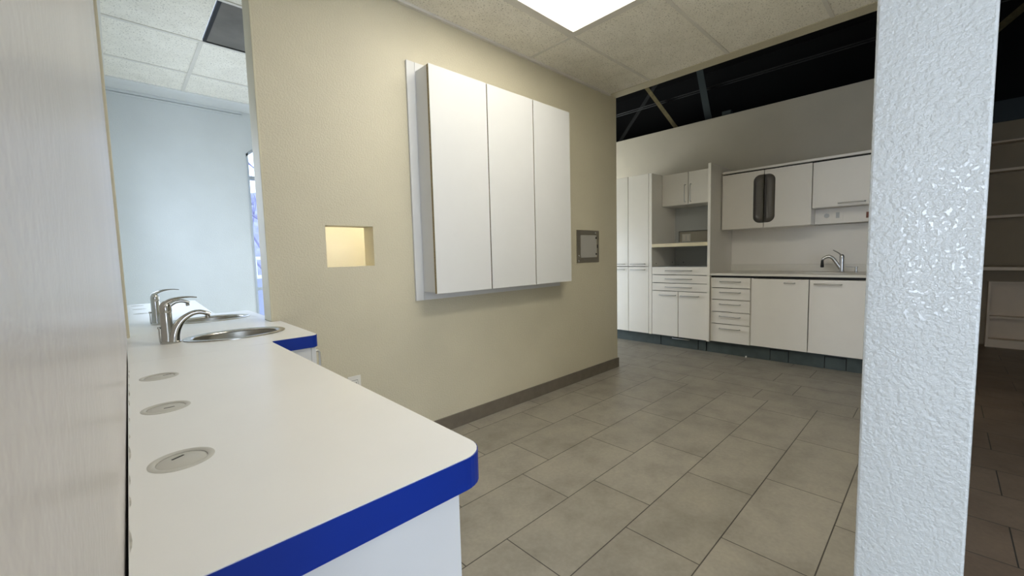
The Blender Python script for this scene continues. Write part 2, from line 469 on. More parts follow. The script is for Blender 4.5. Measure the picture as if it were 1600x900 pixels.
# ------------------------------------------------------------------ ceiling light and the dull panel
t = thing('ceiling_light', 'lit white recessed ceiling light panel among the speckled tiles of the beige room', 'light', (1.753, 1.507, CEIL))
x0, x1, y0, y1 = 1.153, 2.354, 1.206, 1.808
link('frame', boxes([(x0-.006, x0+.036, y0-.006, y1+.006, CEIL-.008, CEIL+.05), (x1-.036, x1+.006, y0-.006, y1+.006, CEIL-.008, CEIL+.05),
                     (x0+.036, x1-.036, y0-.006, y0+.036, CEIL-.008, CEIL+.05), (x0+.036, x1-.036, y1-.036, y1+.006, CEIL-.008, CEIL+.05)], .002), 'tbar', t)
link('diffuser', box(x0+.0362, x1-.0362, y0+.0362, y1-.0362, CEIL+.002, CEIL+.010, .001), 'diffuser', t)
link('housing', box(x0, x1, y0, y1, CEIL+.071, CEIL+.09), 'tbar', t)

t = thing('ceiling_light', 'added fill light panel, out of view, nearer the doorway than the one beside the beige wall', 'light', (1.753, .315, CEIL))  # unseen panel added to even out the light in the beige room
x0, x1, y0, y1 = 1.153, 2.354, .12, .54
link('frame', boxes([(x0, x0+.025, y0, y1, CEIL-.012, CEIL-.001), (x1-.025, x1, y0, y1, CEIL-.012, CEIL-.001), (x0+.025, x1-.025, y0, y0+.025, CEIL-.012, CEIL-.001), (x0+.025, x1-.025, y1-.025, y1, CEIL-.012, CEIL-.001)], .002), 'tbar', t)
link('diffuser', box(x0+.0255, x1-.0255, y0+.0255, y1-.0255, CEIL-.008, CEIL-.001), 'diffuser_fill', t)
t = thing('ceiling_light', 'added fill light panel, out of view, over the entry behind the long countertop end', 'light', (-.7, -1.6, CEIL))  # unseen panel added to brighten the counter and floor
link('frame', boxes([(-1.296, -1.27, -1.9, -1.33, CEIL-.012, CEIL-.001), (-.13, -.105, -1.9, -1.33, CEIL-.012, CEIL-.001), (-1.27, -.13, -1.9, -1.875, CEIL-.012, CEIL-.001), (-1.27, -.13, -1.355, -1.33, CEIL-.012, CEIL-.001)]), 'tbar', t)
link('diffuser', box(-1.27, -.13, -1.875, -1.355, CEIL-.008, CEIL-.001), 'diffuser', t)
t = thing('ceiling_panel', 'dark grey square panel set among pale ceiling tiles beyond the opening', 'ceiling panel', (.9, 3.2, CEIL))
link('panel', box(.5405, 1.118, 2.906, 3.483, CEIL+.001, CEIL+.014), 'dark_plate', t)
link('black_frame', boxes([(.522, .540, 2.902, 3.494, CEIL-.003, CEIL+.016), (1.1185, 1.130, 2.902, 3.494, CEIL-.003, CEIL+.016),
                     (.5405, 1.1185, 2.902, 2.9055, CEIL-.003, CEIL+.016), (.5405, 1.1185, 3.4835, 3.494, CEIL-.003, CEIL+.016)]), 'black', t)

t = thing('closet_light', 'small round lamp on the ceiling of the closet behind the wall', 'light', (1.2, 2.58, CEIL))
bm = bmesh.new(); lathe(bm, [(.001, -.05), (.07, -.04), (.09, -.012), (.09, 0)], 1.2, 2.58, CEIL, 24)
M['closet_glow'] = emission('closet_glow', (1, .95, .85), 76)
link('shade', bm, 'closet_glow', t, True)
bm = bmesh.new(); lathe(bm, [(.11, -.012), (.11, 0)], 1.2, 2.58, CEIL, 24); link('base', bm, 'tbar', t, True)

# ------------------------------------------------------------------ counters
ZB = .813; ZC = .811                                                   # underside of the blue edge
def cover_spots(): return [(.0485, .772), (.0505, 1.081), (.0575, 1.395)]
CR = .0385

def counter(name, label, out, rad, holes, band_pts):
    t = thing(name, label, 'countertop', (sum(p[0] for p in out)/len(out), sum(p[1] for p in out)/len(out), ZB))
    pts = rounded(out, rad)
    link('top', slab_with_holes(pts, holes, ZB, HC), 'counter_lam', t)
    return t

def band(t, path, y_sign=1):
    """thin strip wrapped round the outer edge of a counter; the path runs with the room on its right-hand side"""
    bm = bmesh.new()
    n = len(path); off = []
    for i in range(n):
        a = Vector(path[max(i-1, 0)]); b = Vector(path[min(i+1, n-1)])
        d = (b-a).normalized(); nr = Vector((d.y, -d.x))
        off.append(nr)
    th = .0016
    inn = [Vector(p) for p in path]; ou = [p+o*th for p, o in zip(inn, off)]
    z0, z1 = ZB-.0005, HC-.0012
    for i in range(n-1):
        vs = [bm.verts.new((q.x, q.y, z)) for q in (inn[i], inn[i+1], ou[i+1], ou[i]) for z in (z0, z1)]
        bl, tl, br, tr, bor, tor, bol, tol = vs
        bm.faces.new((bol, bor, tor, tol)); bm.faces.new((tl, tr, tor, tol)); bm.faces.new((bl, br, bor, bol))
        if i == 0: bm.faces.new((bl, bol, tol, tl))
        if i == n-2: bm.faces.new((br, bor, tor, tr))
    bmesh.ops.remove_doubles(bm, verts=bm.verts[:], dist=1e-6)
    return link('edge_band', bm, 'blue_edge', t)

XE = .385
n_out = [(-.0142, .465), (XE, .465), (XE, 1.655), (.0010, 1.655)]
n_holes = [ellipse(x, y, CR, CR, 40) for x, y in cover_spots()]
near = counter('countertop', 'long white countertop with blue front edge running along the grey left wall', n_out, [0, .042, 0, 0], n_holes, None)
# chipped caulk along the wall side
bp = rounded(n_out, [0, .042, 0, 0])
band(near, bp[:-1])
rc = random.Random(11)
for i in range(11):
    y = .56+.098*i+rc.uniform(-.03, .03); x = lx(y)+.0042; h = rc.uniform(.025, .070); w_ = rc.uniform(.0010, .0022)
    bm = bmesh.new()
    prism(bm, [(x, y), (x+w_*rc.uniform(.5, 1), y+h*.2), (x+w_, y+h*.45), (x+w_*rc.uniform(.4, 1), y+h*.75), (x, y+h)], HC+.0001, HC+.0005, 'z')
    link('caulk_chip', bm, 'caulk', near)
M_out = [(.0010, 1.656), (XE, 1.656), (XE+.004, 1.690), (.552, 1.690), (.558, 2.236), (.5165, 2.2365), (.5165, 2.3635), (.558, 2.364), (.552, 2.910), (XE+.004, 2.910), (XE, 2.944), (.0080, 2.944)]
SC = [(.330, 1.970), (.330, 2.630)]
sx, sy = .174, .1305
m_holes = [ellipse(x, y, sx-.012, sy-.012, 64) for x, y in SC]
mid = counter('countertop', 'white countertop with two round steel sinks passing through the wall opening', M_out, [0]*3+[.03]+[0]*4+[.03]+[0]*3, m_holes, None)
link('edge_band', boxes([(XE+.004, .53, 1.6885, 1.690, ZB-.0005, HC-.0012)]), 'blue_edge', mid)
bp = rounded([(XE+.004, 1.690), (.552, 1.690), (.558, 2.236)], [0, .03, 0])
band(mid, bp)
bp = rounded([(.558, 2.364), (.552, 2.910), (XE+.004, 2.910)], [0, .03, 0])
band(mid, bp)
f_out = [(.008, 2.945), (XE, 2.945), (.425, 4.135), (.008, 4.135)]
f_spots = [(.080, 3.308), (.083, 3.655), (.082, 3.970)]
f_holes = [ellipse(x, y, CR*.9, CR*.9, 40) for x, y in f_spots]
far = counter('countertop', 'pale countertop farthest beyond the wall opening with three round covers', f_out, [0, 0, .04, 0], f_holes, None)
band(far, rounded(f_out, [0, 0, .04, 0])[1:-1])

# round covers let into the counter
def cover(x, y, label, r=CR, tilt=0, slot=True):
    t = thing('grommet_cover', label, 'grommet cover', (x, y, HC-.010), 'round covers let into the counter')
    bm = bmesh.new()
    lathe(bm, [(r*.80, 0), (r*.80, .0096), (r*.86, .0112), (r*.97, .0112), (r*1.035, .0104), (r*1.035, .0101), (r*.99, .0098), (r*.99, 0)], x, y, HC-.010, 44)
    link('ring', bm, 'plastic', t, True)
    bm = bmesh.new()
    lathe(bm, [(.0001, -.002), (r*.79, -.002), (r*.79, .0085), (r*.75, .0094), (.0001, .0094)], x, y, HC-.010, 44)
    link('cap', bm, 'plastic', t, True)
    a = tilt
    bm = bmesh.new()
    c, s = math.cos(a), math.sin(a)
    L, W = r*.22, r*.05
    ox, oy = (r*.42, r*.30) if slot == 'right' else (-r*.10, r*.38) if slot == 'left' else (r*.12, -r*.05)
    prism(bm, [(x+ox+c*u-s*v, y+oy+s*u+c*v) for u, v in ((-L, -W), (L, -W), (L, W), (-L, W))], HC-.0007, HC-.0004, 'z')
    link('slot', bm, 'gap', t)
    return t
sp = cover_spots()
cover(*sp[0], 'round plastic cover nearest the camera in the white countertop', CR, .5, 'left')
cover(*sp[1], 'middle round plastic cover of three in the near white countertop', CR, .0, 'mid')
cover(*sp[2], 'round plastic cover nearest the faucet with dark slot in near countertop', CR, .1, 'right')
for q, lab in zip(f_spots, ('pale round cover nearest the far faucet, on the counter beyond the opening', 'middle pale round cover on the counter beyond the opening', 'farthest pale round cover on the counter beyond the opening')):
    cover(*q, lab, CR*.9, .2, 'mid')

# base cabinets below
t = thing('base_cabinet', 'white base cabinet with plain end panel under the long blue edged countertop', 'cabinet', (.17, 1.06, 0))
link('end_panel', box(-.005, .350, .495, .515, 0, ZC, .001), 'white_lam', t)
link('side_panel', box(.330, .350, .5155, 1.652, .1, ZC, .001), 'white_lam', t)
link('toe_kick', box(.27, .285, .5155, 1.652, 0, .1), 'black', t)
t = thing('base_cabinet', 'white base cabinet with a metal pull under the nearer steel sink', 'cabinet', (.27, 1.96, 0))
link('side_panel', box(.012, .524, 1.700, 1.718, 0, ZC, .001), 'white_lam', t)
link('bottom', box(.012, .524, 1.7185, 2.232, .1, .118), 'white_lam', t)
d = link('door', box(.525, .543, 1.700, 2.225, .1, ZB-.004, .0015), 'white_lam', t); 
bm = bmesh.new()
sweep(bm, [(.543, 1.742, .786), (.562, 1.742, .786), (.568, 1.742, .780), (.568, 1.742, .696), (.562, 1.742, .690), (.543, 1.742, .690)], .0042, 10)
link('handle', bm, 'satin', d, True)
t = thing('base_cabinet', 'white base cabinet under the farther steel sink beyond the opening', 'cabinet', (.27, 2.64, 0))
link('side_panel', box(.03, .524, 2.885, 2.903, 0, ZC, .001), 'white_lam', t)
link('door', box(.525, .543, 2.372, 2.903, .1, ZB-.004, .0015), 'white_lam', t)
t = thing('base_cabinet', 'white base cabinet under the farthest countertop beyond the opening', 'cabinet', (.2, 3.5, 0))
link('side_panel', box(.330, .348, 2.95, 4.09, 0, ZC, .001), 'white_lam', t)
link('end_panel', box(.03, .350, 4.095, 4.113, 0, ZC, .001), 'white_lam', t)

# sinks
def sink(cx, cy, label):
    t = thing('sink', label, 'sink', (cx, cy, HC-.16))
    bm = bmesh.new()
    k = sy/sx
    prof = [(sx+.0005, .0005), (sx, .0030), (sx-.004, .0052), (sx-.010, .0056), (sx-.020, .0046), (sx-.026, .0015), (sx-.028, -.004), (sx-.0285, -.0045), (sx-.0300, -.004), (sx-.030, -.001), (sx-.020, -.0005), (sx-.013, 0), (sx-.002, .0003), (sx+.0005, .0005)]
    lathe_open(bm, prof, cx, cy, HC, 72, 1, k)
    link('rim', bm, 'steel_rim', t, True)
    bm = bmesh.new()
    prof = [(sx-.029, -.0042), (sx-.032, -.02), (sx-.036, -.07), (sx-.045, -.105), (sx-.065, -.128), (.07, -.140), (.022, -.143), (.022, -.1445), (.07, -.1415), (sx-.063, -.1295), (sx-.043, -.106), (sx-.034, -.07), (sx-.030, -.02), (sx-.0275, -.0046)]
    lathe_open(bm, prof, cx, cy, HC, 72, 1, k)
    link('bowl', bm, 'steel', t, True)
    bm = bmesh.new()
    lathe(bm, [(.0001, -.150), (.028, -.1495), (.034, -.141), (.030, -.1395), (.024, -.144), (.0001, -.145)], cx, cy, HC, 32)
    link('drain', bm, 'chrome', t, True)
    return t
def lathe_open(bm, prof, cx, cy, cz, seg, kx, ky):
    # ky scales the across direction at the rim but keeps the wall offset even
    rings = []
    for r, z in prof:
        ry = sy+(r-sx) if r > .09 else r*(sy/sx)**.5
        rings.append([bm.verts.new((cx+r*math.cos(2*PI*i/seg), cy+ry*math.sin(2*PI*i/seg), cz+z)) for i in range(seg)])
    n = len(rings)
    for a in range(n-1):
        A, B = rings[a], rings[a+1]
        for i in range(seg):
            bm.faces.new((A[i], A[(i+1) % seg], B[(i+1) % seg], B[i]))
    if (Vector((prof[0][0], prof[0][1]))-Vector((prof[-1][0], prof[-1][1]))).length > 1e-6:
        A, B = rings[-1], rings[0]
        for i in range(seg): bm.faces.new((A[i], A[(i+1) % seg], B[(i+1) % seg], B[i]))
    bmesh.ops.remove_doubles(bm, verts=bm.verts[:], dist=1e-7)
sink(*SC[0], 'nearer oval steel sink set in the white countertop before the opening')
sink(*SC[1], 'farther oval steel sink set in the countertop beyond the wall opening')

# single lever faucets
def faucet(cx, cy, label, sgn=1):
    t = thing('faucet', label, 'faucet', (cx, cy, HC), 'single lever chrome faucets beside the sinks')
    def P(x, y, z): return (cx+x, cy+y*sgn, HC+z)
    bm = bmesh.new()
    lathe(bm, [(.0001, 0), (.0245, 0), (.0255, .002), (.0255, .0045), (.0235, .0065), (.0215, .0085), (.0001, .0085)], cx+.004, cy-.003*sgn, HC, 40, 1.22, 1.1)
    link('base', bm, 'chrome', t, True)
    bm = bmesh.new()
    lathe(bm, [(.0001, .007), (.0205, .008), (.0192, .03), (.0180, .075), (.0175, .108), (.0170, .112), (.0170, .1135), (.0001, .1135)], cx-.003, cy, HC, 36)
    link('body', bm, 'chrome', t, True)
    # spout: broad at the foot, bowed over and flattened towards its mouth
    key = [(.013, .006, .0225, .0185), (.0155, .030, .0212, .0172), (.025, .058, .0185, .0150), (.044, .085, .0158, .0118), (.070, .103, .0138, .0098), (.094, .107, .0130, .0090), (.114, .101, .0126, .0086), (.126, .094, .0120, .0080)]
    sp_ = spline(key, 36)
    bm = bmesh.new()
    sweep(bm, [P(a, -.007-.06*a, b) for a, b, _, _ in sp_], [(s, n) for _, _, s, n in sp_], 22, up=(0, 1, 0))
    s_ = link('spout', bm, 'chrome', t, True)
    bm = bmesh.new()
    sweep(bm, [P(.118, -.0141, .092), P(.120, -.0142, .080)], [.0078, .0078], 20, up=(0, 1, 0))
    link('aerator', bm, 'steel', s_, True)
    # lever cap, then the blade
    bm = bmesh.new()
    lathe(bm, [(.0001, .1138), (.0174, .1138), (.0182, .116), (.0182, .128), (.0165, .140), (.0115, .150), (.005, .1555), (.0001, .157)], cx-.003, cy, HC, 36)
    link('cap', bm, 'chrome', t, True)
    key = [(-.016, .128, .0135, .006), (-.006, .143, .0165, .0085), (.012, .157, .0165, .0075), (.038, .1645, .0145, .0048), (.066, .166, .0125, .0034), (.091, .1625, .0098, .0026)]
    sp_ = spline(key, 30)
    bm = bmesh.new()
    sweep(bm, [P(a, 0, b) for a, b, _, _ in sp_], [(s, n) for _, _, s, n in sp_], 18, up=(0, 1, 0))
    link('lever', bm, 'chrome', t, True)
    bm = bmesh.new()
    sweep(bm, [P(-.026, 0, .006), P(-.026, 0, .055)], .0022, 10)
    lathe(bm, [(.0001, .055), (.0042, .056), (.0050, .060), (.0035, .064), (.0001, .065)], cx-.026, cy, HC, 14)
    link('drain_rod', bm, 'chrome', t, True)
    return t
fa = faucet(.118, 1.966, 'nearer chrome single lever faucet beside the nearer steel sink')
dup(fa, (.122, 2.640, HC), 'farther chrome lever faucet beyond the opening, partly behind the nearer one')

# ------------------------------------------------------------------ on the beige wall
t = thing('wall_cabinet', 'large white three door cabinet hung on the beige wall', 'cabinet', (2.01, 2.18, .887))
link('back_panel', boxes([(1.311, 1.3655, 2.226, 2.2398, .887, 2.315), (1.367, 2.684, 2.226, 2.2398, .887, 2.315)], .001), 'white_lam', t)
link('carcass', boxes([(1.369, 1.387, 2.104, 2.2255, .938, 2.262), (2.637, 2.655, 2.104, 2.2255, .938, 2.262), (1.387, 2.637, 2.104, 2.2255, .938, .956), (1.387, 2.637, 2.104, 2.2255, 2.244, 2.262)], .0006), 'white_lam', t)
for a, b in ((1.367, 1.7985), (1.8065, 2.2335), (2.2415, 2.657)):
    d = link('door', box(a, b, 2.080, 2.0835, .932, 2.262, .0007), 'white_lam', t)
    link('board_core', box(a+.0007, b-.0007, 2.0837, 2.102, .933, 2.261), 'raw_board', d)['label'] = 'raw brown particle board edge of the door'
t = thing('metal_wall_box', 'small square brushed metal recess with pale door on the beige wall', 'wall box', (3.105, WY, 1.069))
link('frame', boxes([(2.935, 2.99, WY-.005, WY-.0003, 1.069, 1.361), (3.245, 3.275, WY-.005, WY-.0003, 1.069, 1.361), (2.99, 3.245, WY-.005, WY-.0003, 1.069, 1.113), (2.99, 3.245, WY-.005, WY-.0003, 1.318, 1.361)], .0008), 'box_steel', t)
d = link('door', box(2.992, 3.238, WY-.0045, WY-.0005, 1.114, 1.317, .0015), 'box_plate', t)
for z in (1.145, 1.293):
    bm = bmesh.new(); lathe_y = [(.0001, 0), (.007, 0), (.007, .004), (.0001, .005)]
    sweep(bm, [(3.226, WY-.0046, z), (3.226, WY-.009, z)], .008, 14, up=(1, 0, 0)); link('hinge_screw', bm, 'black', d, True)
link('latch', box(3.242, 3.251, WY-.008, WY-.0046, 1.20, 1.232, .001), 'black', t)
for x, z in ((3.218, 1.338), (2.966, 1.134), (2.966, 1.085)):
    bm = bmesh.new(); sweep(bm, [(x, WY-.0052, z), (x, WY-.0085, z)], [.0085, .006], 16, up=(1, 0, 0)); link('screw', bm, 'chrome', t, True)

def outlet_y(name, x, z, label):
    t = thing(name, label, 'outlet', (x, WY, z-.06))
    link('plate', box(x-.036, x+.036, WY-.006, WY-.0003, z-.058, z+.058, .002), 'outlet', t)
    r = link('receptacle', box(x-.0165, x+.0165, WY-.0085, WY-.0062, z-.033, z+.033, .001), 'outlet', t)
    for q in (-.018, .018):
        for u in (-.0075, .0075): link('slot', box(x+u-.0015, x+u+.0015, WY-.0089, WY-.0086, z+q-.005, z+q+.005), 'black', r)
    link('shadow_line', boxes([(x-.018, x+.018, WY-.0063, WY-.0061, z-.0345, z+.0345)]), 'gap', t)
    return t
outlet_y('outlet', .905, .4475, 'white outlet low on the beige wall just above the counter edge')

# ------------------------------------------------------------------ far cabinets
XF = 4.74; XB = 5.40
def hollow(x0, x1, y0, y1, z0, z1, t=.018):
    return boxes([(x0, x1, y0, y0+t, z0, z1), (x0, x1, y1-t, y1, z0, z1), (x0, x1, y0+t+.0003, y1-t-.0003, z0, z0+t), (x0, x1, y0+t+.0003, y1-t-.0003, z1-t, z1), (x1-t, x1, y0+t+.0003, y1-t-.0003, z0+t+.0003, z1-t-.0003)], .0006)
def pull(parent, y0, y1, z, x=XF, vertical=False, out=.03, r=.0052, name='handle'):
    bm = bmesh.new()
    if vertical: path = [(x, z, y0), (x-out+.008, z, y0), (x-out, z, y0+.008*(1 if y1 > y0 else -1)), (x-out, z, y1-.008*(1 if y1 > y0 else -1)), (x-out+.008, z, y1), (x, z, y1)]
    else:
        s = 1 if y1 > y0 else -1
        path = [(x, y0, z), (x-out+.008, y0, z), (x-out, y0+.008*s, z), (x-out, y1-.008*s, z), (x-out+.008, y1, z), (x, y1, z)]
    sweep(bm, path, r, 10)
    return link(name, bm, 'satin', parent, True)
G = .0038
def front(parent, name, y0, y1, z0, z1, x=XF, mat='cab_white'):
    return link(name, box(x, x+.019, min(y0, y1)+G, max(y0, y1)-G, z0+G, z1-G, .001), mat, parent)

# tall cupboard
t = thing('tall_cabinet', 'tall white cupboard with four doors beside the beige wall corner', 'cabinet', (5.07, 2.79, .133))
link('carcass', hollow(XF+.020, XB-.002, 2.512, 3.07, .135, 2.104), 'cab_white', t)
for z0, z1, hz in ((.133, .971, .932), (.971, 2.105, 1.003)):
    for a, b, ha, hb in ((2.51, 2.792, 2.757, 2.560), (2.792, 3.072, 3.04, 2.845)):
        d = front(t, 'door', a, b, z0, z1); pull(d, ha, hb, hz)
link('side_panel', boxes([(XF, XB-.002, 2.492, 2.5095, .133, 2.101), (XF, XB-.002, 2.471, 2.491, .133, 2.098)], .001), 'cab_white', t)

for xx, zz_ in ((4.852, 1.006), (5.295, 1.008)):
    link('peg_hole', (lambda bm: (sweep(bm, [(xx, 2.4708, zz_), (xx, 2.4690, zz_)], .006, 12, up=(1, 0, 0)), bm)[1])(bmesh.new()), 'black', t)
# open hutch with drawers below
t = thing('drawer_cabinet', 'white base cabinet of three wide drawers over two doors beside tall cupboard', 'cabinet', (5.07, 2.14, .133))
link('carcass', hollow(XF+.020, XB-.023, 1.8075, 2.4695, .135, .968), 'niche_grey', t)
for z0, z1, hz in ((.873, .969, .924), (.7755, .873, .826), (.680, .7755, .728)):
    d = front(t, 'drawer', 1.808, 2.469, z0, z1); pull(d, 2.288, 1.983, hz, r=.0058)
for a, b, ha, hb in ((1.808, 2.138, 2.104, 1.901), (2.138, 2.469, 2.367, 2.168)):
    d = front(t, 'door', a, b, .133, .680); pull(d, ha, hb, .631, r=.0058)
bm = cells([1.806, 1.90, 2.417, 2.470], [.969, 1.272, 1.405, 1.735], {(0, 1), (1, 1)}, XB-.022, XB-.002, 'x')
t = thing('hutch_back', 'grey panel lining the open hutch, with a cut out slot', 'panel', (XB-.012, 2.14, .969))
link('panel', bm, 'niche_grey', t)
link('cut_edge', boxes([(XB-.024, XB-.0222, 2.4165, 2.4215, 1.272, 1.41), (XB-.024, XB-.0222, 1.806, 2.4165, 1.4055, 1.4105)]), 'gap', t)
link('peg_hole', (lambda bm: (sweep(bm, [(XB-.0222, 2.358, 1.005), (XB-.0245, 2.358, 1.005)], .006, 12, up=(0, 1, 0)), bm)[1])(bmesh.new()), 'black', t)
t = thing('outlet', 'wide white outlet plate inside the slot of the open hutch', 'outlet', (XB, 2.33, 1.27))
link('plate', box(XB-.008, XB-.0004, 2.276, 2.386, 1.274, 1.374, .0015), 'outlet', t)
link('receptacle', boxes([(XB-.0105, XB-.0082, 2.288+.052*q, 2.288+.052*q+.033, 1.29, 1.358) for q in (0, 1)], .001), 'cab_white', t)
t = thing('shelf', 'cream wood edged shelf across the open hutch', 'shelf', (5.06, 2.14, 1.205))
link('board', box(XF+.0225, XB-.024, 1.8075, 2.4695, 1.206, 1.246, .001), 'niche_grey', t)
link('edge', box(XF-.002, XF+.022, 1.8075, 2.4695, 1.205, 1.247, .0015), 'maple', t)
t = thing('wall_cabinet', 'small white two door wall cabinet above the open hutch', 'cabinet', (5.2, 2.14, 1.711))
link('carcass', hollow(5.020, XB-.002, 1.8075, 2.4695, 1.712, 2.098), 'cab_white', t)
d = front(t, 'door', 1.808, 2.1395, 1.711, 2.098, 5.0); pull(d, 1.742, 1.944, 2.107, 5.0, True, r=.0055)
d = front(t, 'door', 2.1395, 2.469, 1.711, 2.098, 5.0); pull(d, 1.742, 1.944, 2.174, 5.0, True, r=.0055)
t = tag(link('end_panel', box(4.722, XB-.002, 1.776, 1.8055, .133, 2.098, .0012), 'cab_white'), 'tall thin white upright panel between the open hutch and the counter', 'panel')
# peg holes of the hutch side
t = None

# base units under the worktop
t = thing('drawer_cabinet', 'white base cabinet of five drawers left of the worktop doors', 'cabinet', (5.07, 1.57, .139))
link('carcass', hollow(XF+.020, XB-.002, 1.371, 1.7745, .140, .852), 'cab_white', t)
zz = [.852, .740, .611, .477, .344, .139]
for a, b, hz in zip(zz, zz[1:], (.810, .694, .563, .429, .296)):
    d = front(t, 'drawer', 1.371, 1.772, b, a); pull(d, 1.670, 1.468, hz)
t = thing('sink_cabinet', 'wide white base cabinet with two plain doors under the sink worktop', 'cabinet', (5.07, .85, .143))
link('carcass', boxes([(XF+.020, XB-.002, .342, .360, .144, .852), (XF+.020, XB-.002, 1.3495, 1.3675, .144, .852), (XF+.020, XB-.002, .3605, 1.349, .144, .162), (XB-.012, XB-.002, .3605, 1.349, .1625, .852)], .0006), 'cab_white', t)
d = front(t, 'door', .870, 1.367, .143, .852); pull(d, 1.070, .986, .813)
d = front(t, 'door', .342, .870, .143, .852); pull(d, .828, .626, .809, r=.006)
t = thing('worktop', 'cream worktop with upstand over the far white cabinets', 'worktop', (5.07, 1.05, .853))
hole = ellipse(5.03, .78, .15, .20, 48)
link('top', slab_with_holes([(4.726, .342), (XB-.003, .342), (XB-.003, 1.7745), (4.726, 1.7745)], [hole], .876, .900), 'solid_surface', t)
link('shadow_gap', boxes([(XF+.022, XF+.04, .342, 1.7745, .8525, .8755)]), 'black', t)  # black strip standing in for the shadow gap under the worktop
tag(link('upstand', box(XB-.024, XB-.003, .342, 1.7745, .9005, .977, .001), 'solid_surface'), 'low cream upstand along the wall behind the far worktop', 'upstand')
t = thing('sink', 'shallow basin sunk in the far cream worktop', 'sink', (5.03, .78, .73))
bm = bmesh.new()
pr = [(1.06, .0005), (1.06, .0035), (1.0, .0045), (.94, .001), (.90, -.09), (.72, -.135), (.0005, -.14), (.0005, -.143), (.74, -.138), (.92, -.09), (.965, -.002), (.99, .0005)]
rings = [[bm.verts.new((5.03+.15*r*math.cos(2*PI*i/48), .78+.20*r*math.sin(2*PI*i/48), .9+z)) for i in range(48)] for r, z in pr]
for A, B in zip(rings, rings[1:]+rings[:1]):
    for i in range(48): bm.faces.new((A[i], A[(i+1) % 48], B[(i+1) % 48], B[i]))
link('basin', bm, 'solid_surface', t, True)
bm = bmesh.new(); lathe(bm, [(.0001, -.1395), (.024, -.1395), (.026, -.137), (.0001, -.137)], 5.03, .78, .9, 24); link('drain', bm, 'chrome', t, True)

tag(link('wall_panel', box(XB-.012, XB-.003, .342, 1.7745, .9775, 1.384, .0006), 'cab_white'), 'plain pale wall panel between the far worktop and the wall cabinets', 'wall panel')
# faucet at the far worktop
KX = 5.235
t = thing('faucet', 'satin faucet with raised lever and pull down spray on the far worktop', 'faucet', (KX, .70, .9))
bm = bmesh.new(); lathe(bm, [(.0001, 0), (.028, 0), (.028, .006), (.022, .010), (.0195, .06), (.019, .140), (.0001, .140)], KX, .698, .9, 28); link('body', bm, 'satin', t, True)
bm = bmesh.new(); lathe(bm, [(.0001, .1405), (.0185, .1405), (.020, .148), (.018, .165), (.010, .178), (.0001, .18)], KX, .698, .9, 28)
sweep(bm, [(KX, .700, 1.062), (KX-.005, .720, 1.088), (KX-.008, .742, 1.106), (KX-.01, .768, 1.122)], [(.009, .007), (.008, .006), (.0075, .005), (.009, .005)], 12); link('lever', bm, 'satin', t, True)
bm = bmesh.new()
kp = spline([(.706, .935, .017), (.735, .985, .0165), (.765, 1.035, .0155), (.795, 1.058, .015), (.828, 1.050, .0145), (.850, 1.030, .013)], 26)
sweep(bm, [(KX-.03*(i/26), p[0], p[1]) for i, p in enumerate(kp)], [p[2] for p in kp], 16); link('spout', bm, 'satin', t, True)
bm = bmesh.new(); lathe(bm, [(.0001, 0), (.013, 0), (.015, .012), (.011, .06), (.009, .075), (.0001, .075)], KX-.032, .851, .949, 20); link('spray_head', bm, 'gap', t, True)
t = thing('soap_dispenser', 'small pump dispenser standing right of the far faucet', 'soap dispenser', (KX, .585, .9))
bm = bmesh.new(); lathe(bm, [(.0001, 0), (.016, 0), (.016, .006), (.010, .012), (.009, .042), (.013, .046), (.012, .056), (.0001, .058)], KX, .585, .9, 22); link('pump', bm, 'satin', t, True)
bm = bmesh.new(); sweep(bm, [(KX, .592, .948), (KX-.005, .63, .953), (KX-.01, .665, .957)], [.005, .0045, .004], 10); link('nozzle', bm, 'satin', t, True)

# wall cabinets over the worktop
XW = 5.03
def half_pill_door(y_edge, y_out, sgn):
    """door outline (y, z) with half of a stadium notched out of its meeting edge"""
    hw, r = .099, .066; z0, z1 = 1.434, 1.943
    pts = [(y_edge, 1.382)]
    arc = [(y_edge, z0)]
    for i in range(13):
        a = PI/2*i/12
        arc.append((y_edge+sgn*(hw-r+r*math.sin(a)), z0+r-r*math.cos(a)))
    for i in range(13):
        a = PI/2*i/12
        arc.append((y_edge+sgn*(hw-r+r*math.cos(a)), z1-r+r*math.sin(a)))
    arc.append((y_edge, z1))
    pts += arc + [(y_edge, 1.988), (y_out, 1.988), (y_out, 1.382)]
    return pts, arc
t = thing('wall_cabinet', 'white wall cabinet whose two doors share a dark oval grip', 'cabinet', (5.2, 1.34, 1.38))
link('carcass', boxes([(XW+.021, XB-.002, .926, .944, 1.381, 1.988), (XW+.021, XB-.002, 1.744, 1.768, 1.381, 1.988), (XW+.021, XB-.002, .944, 1.744, 1.381, 1.399), (XW+.021, XB-.002, .944, 1.744, 1.970, 1.988)], .0006), 'cab_white', t)
link('top_board', box(XW-.004, XB-.002, .926, 1.768, 2.003, 2.026, .001), 'cab_white', t)
link('top_shadow_gap', box(XW+.03, XB-.01, .926, 1.768, 1.9885, 2.0025), 'black', t)  # black fill painted in for the shadow beneath the top board
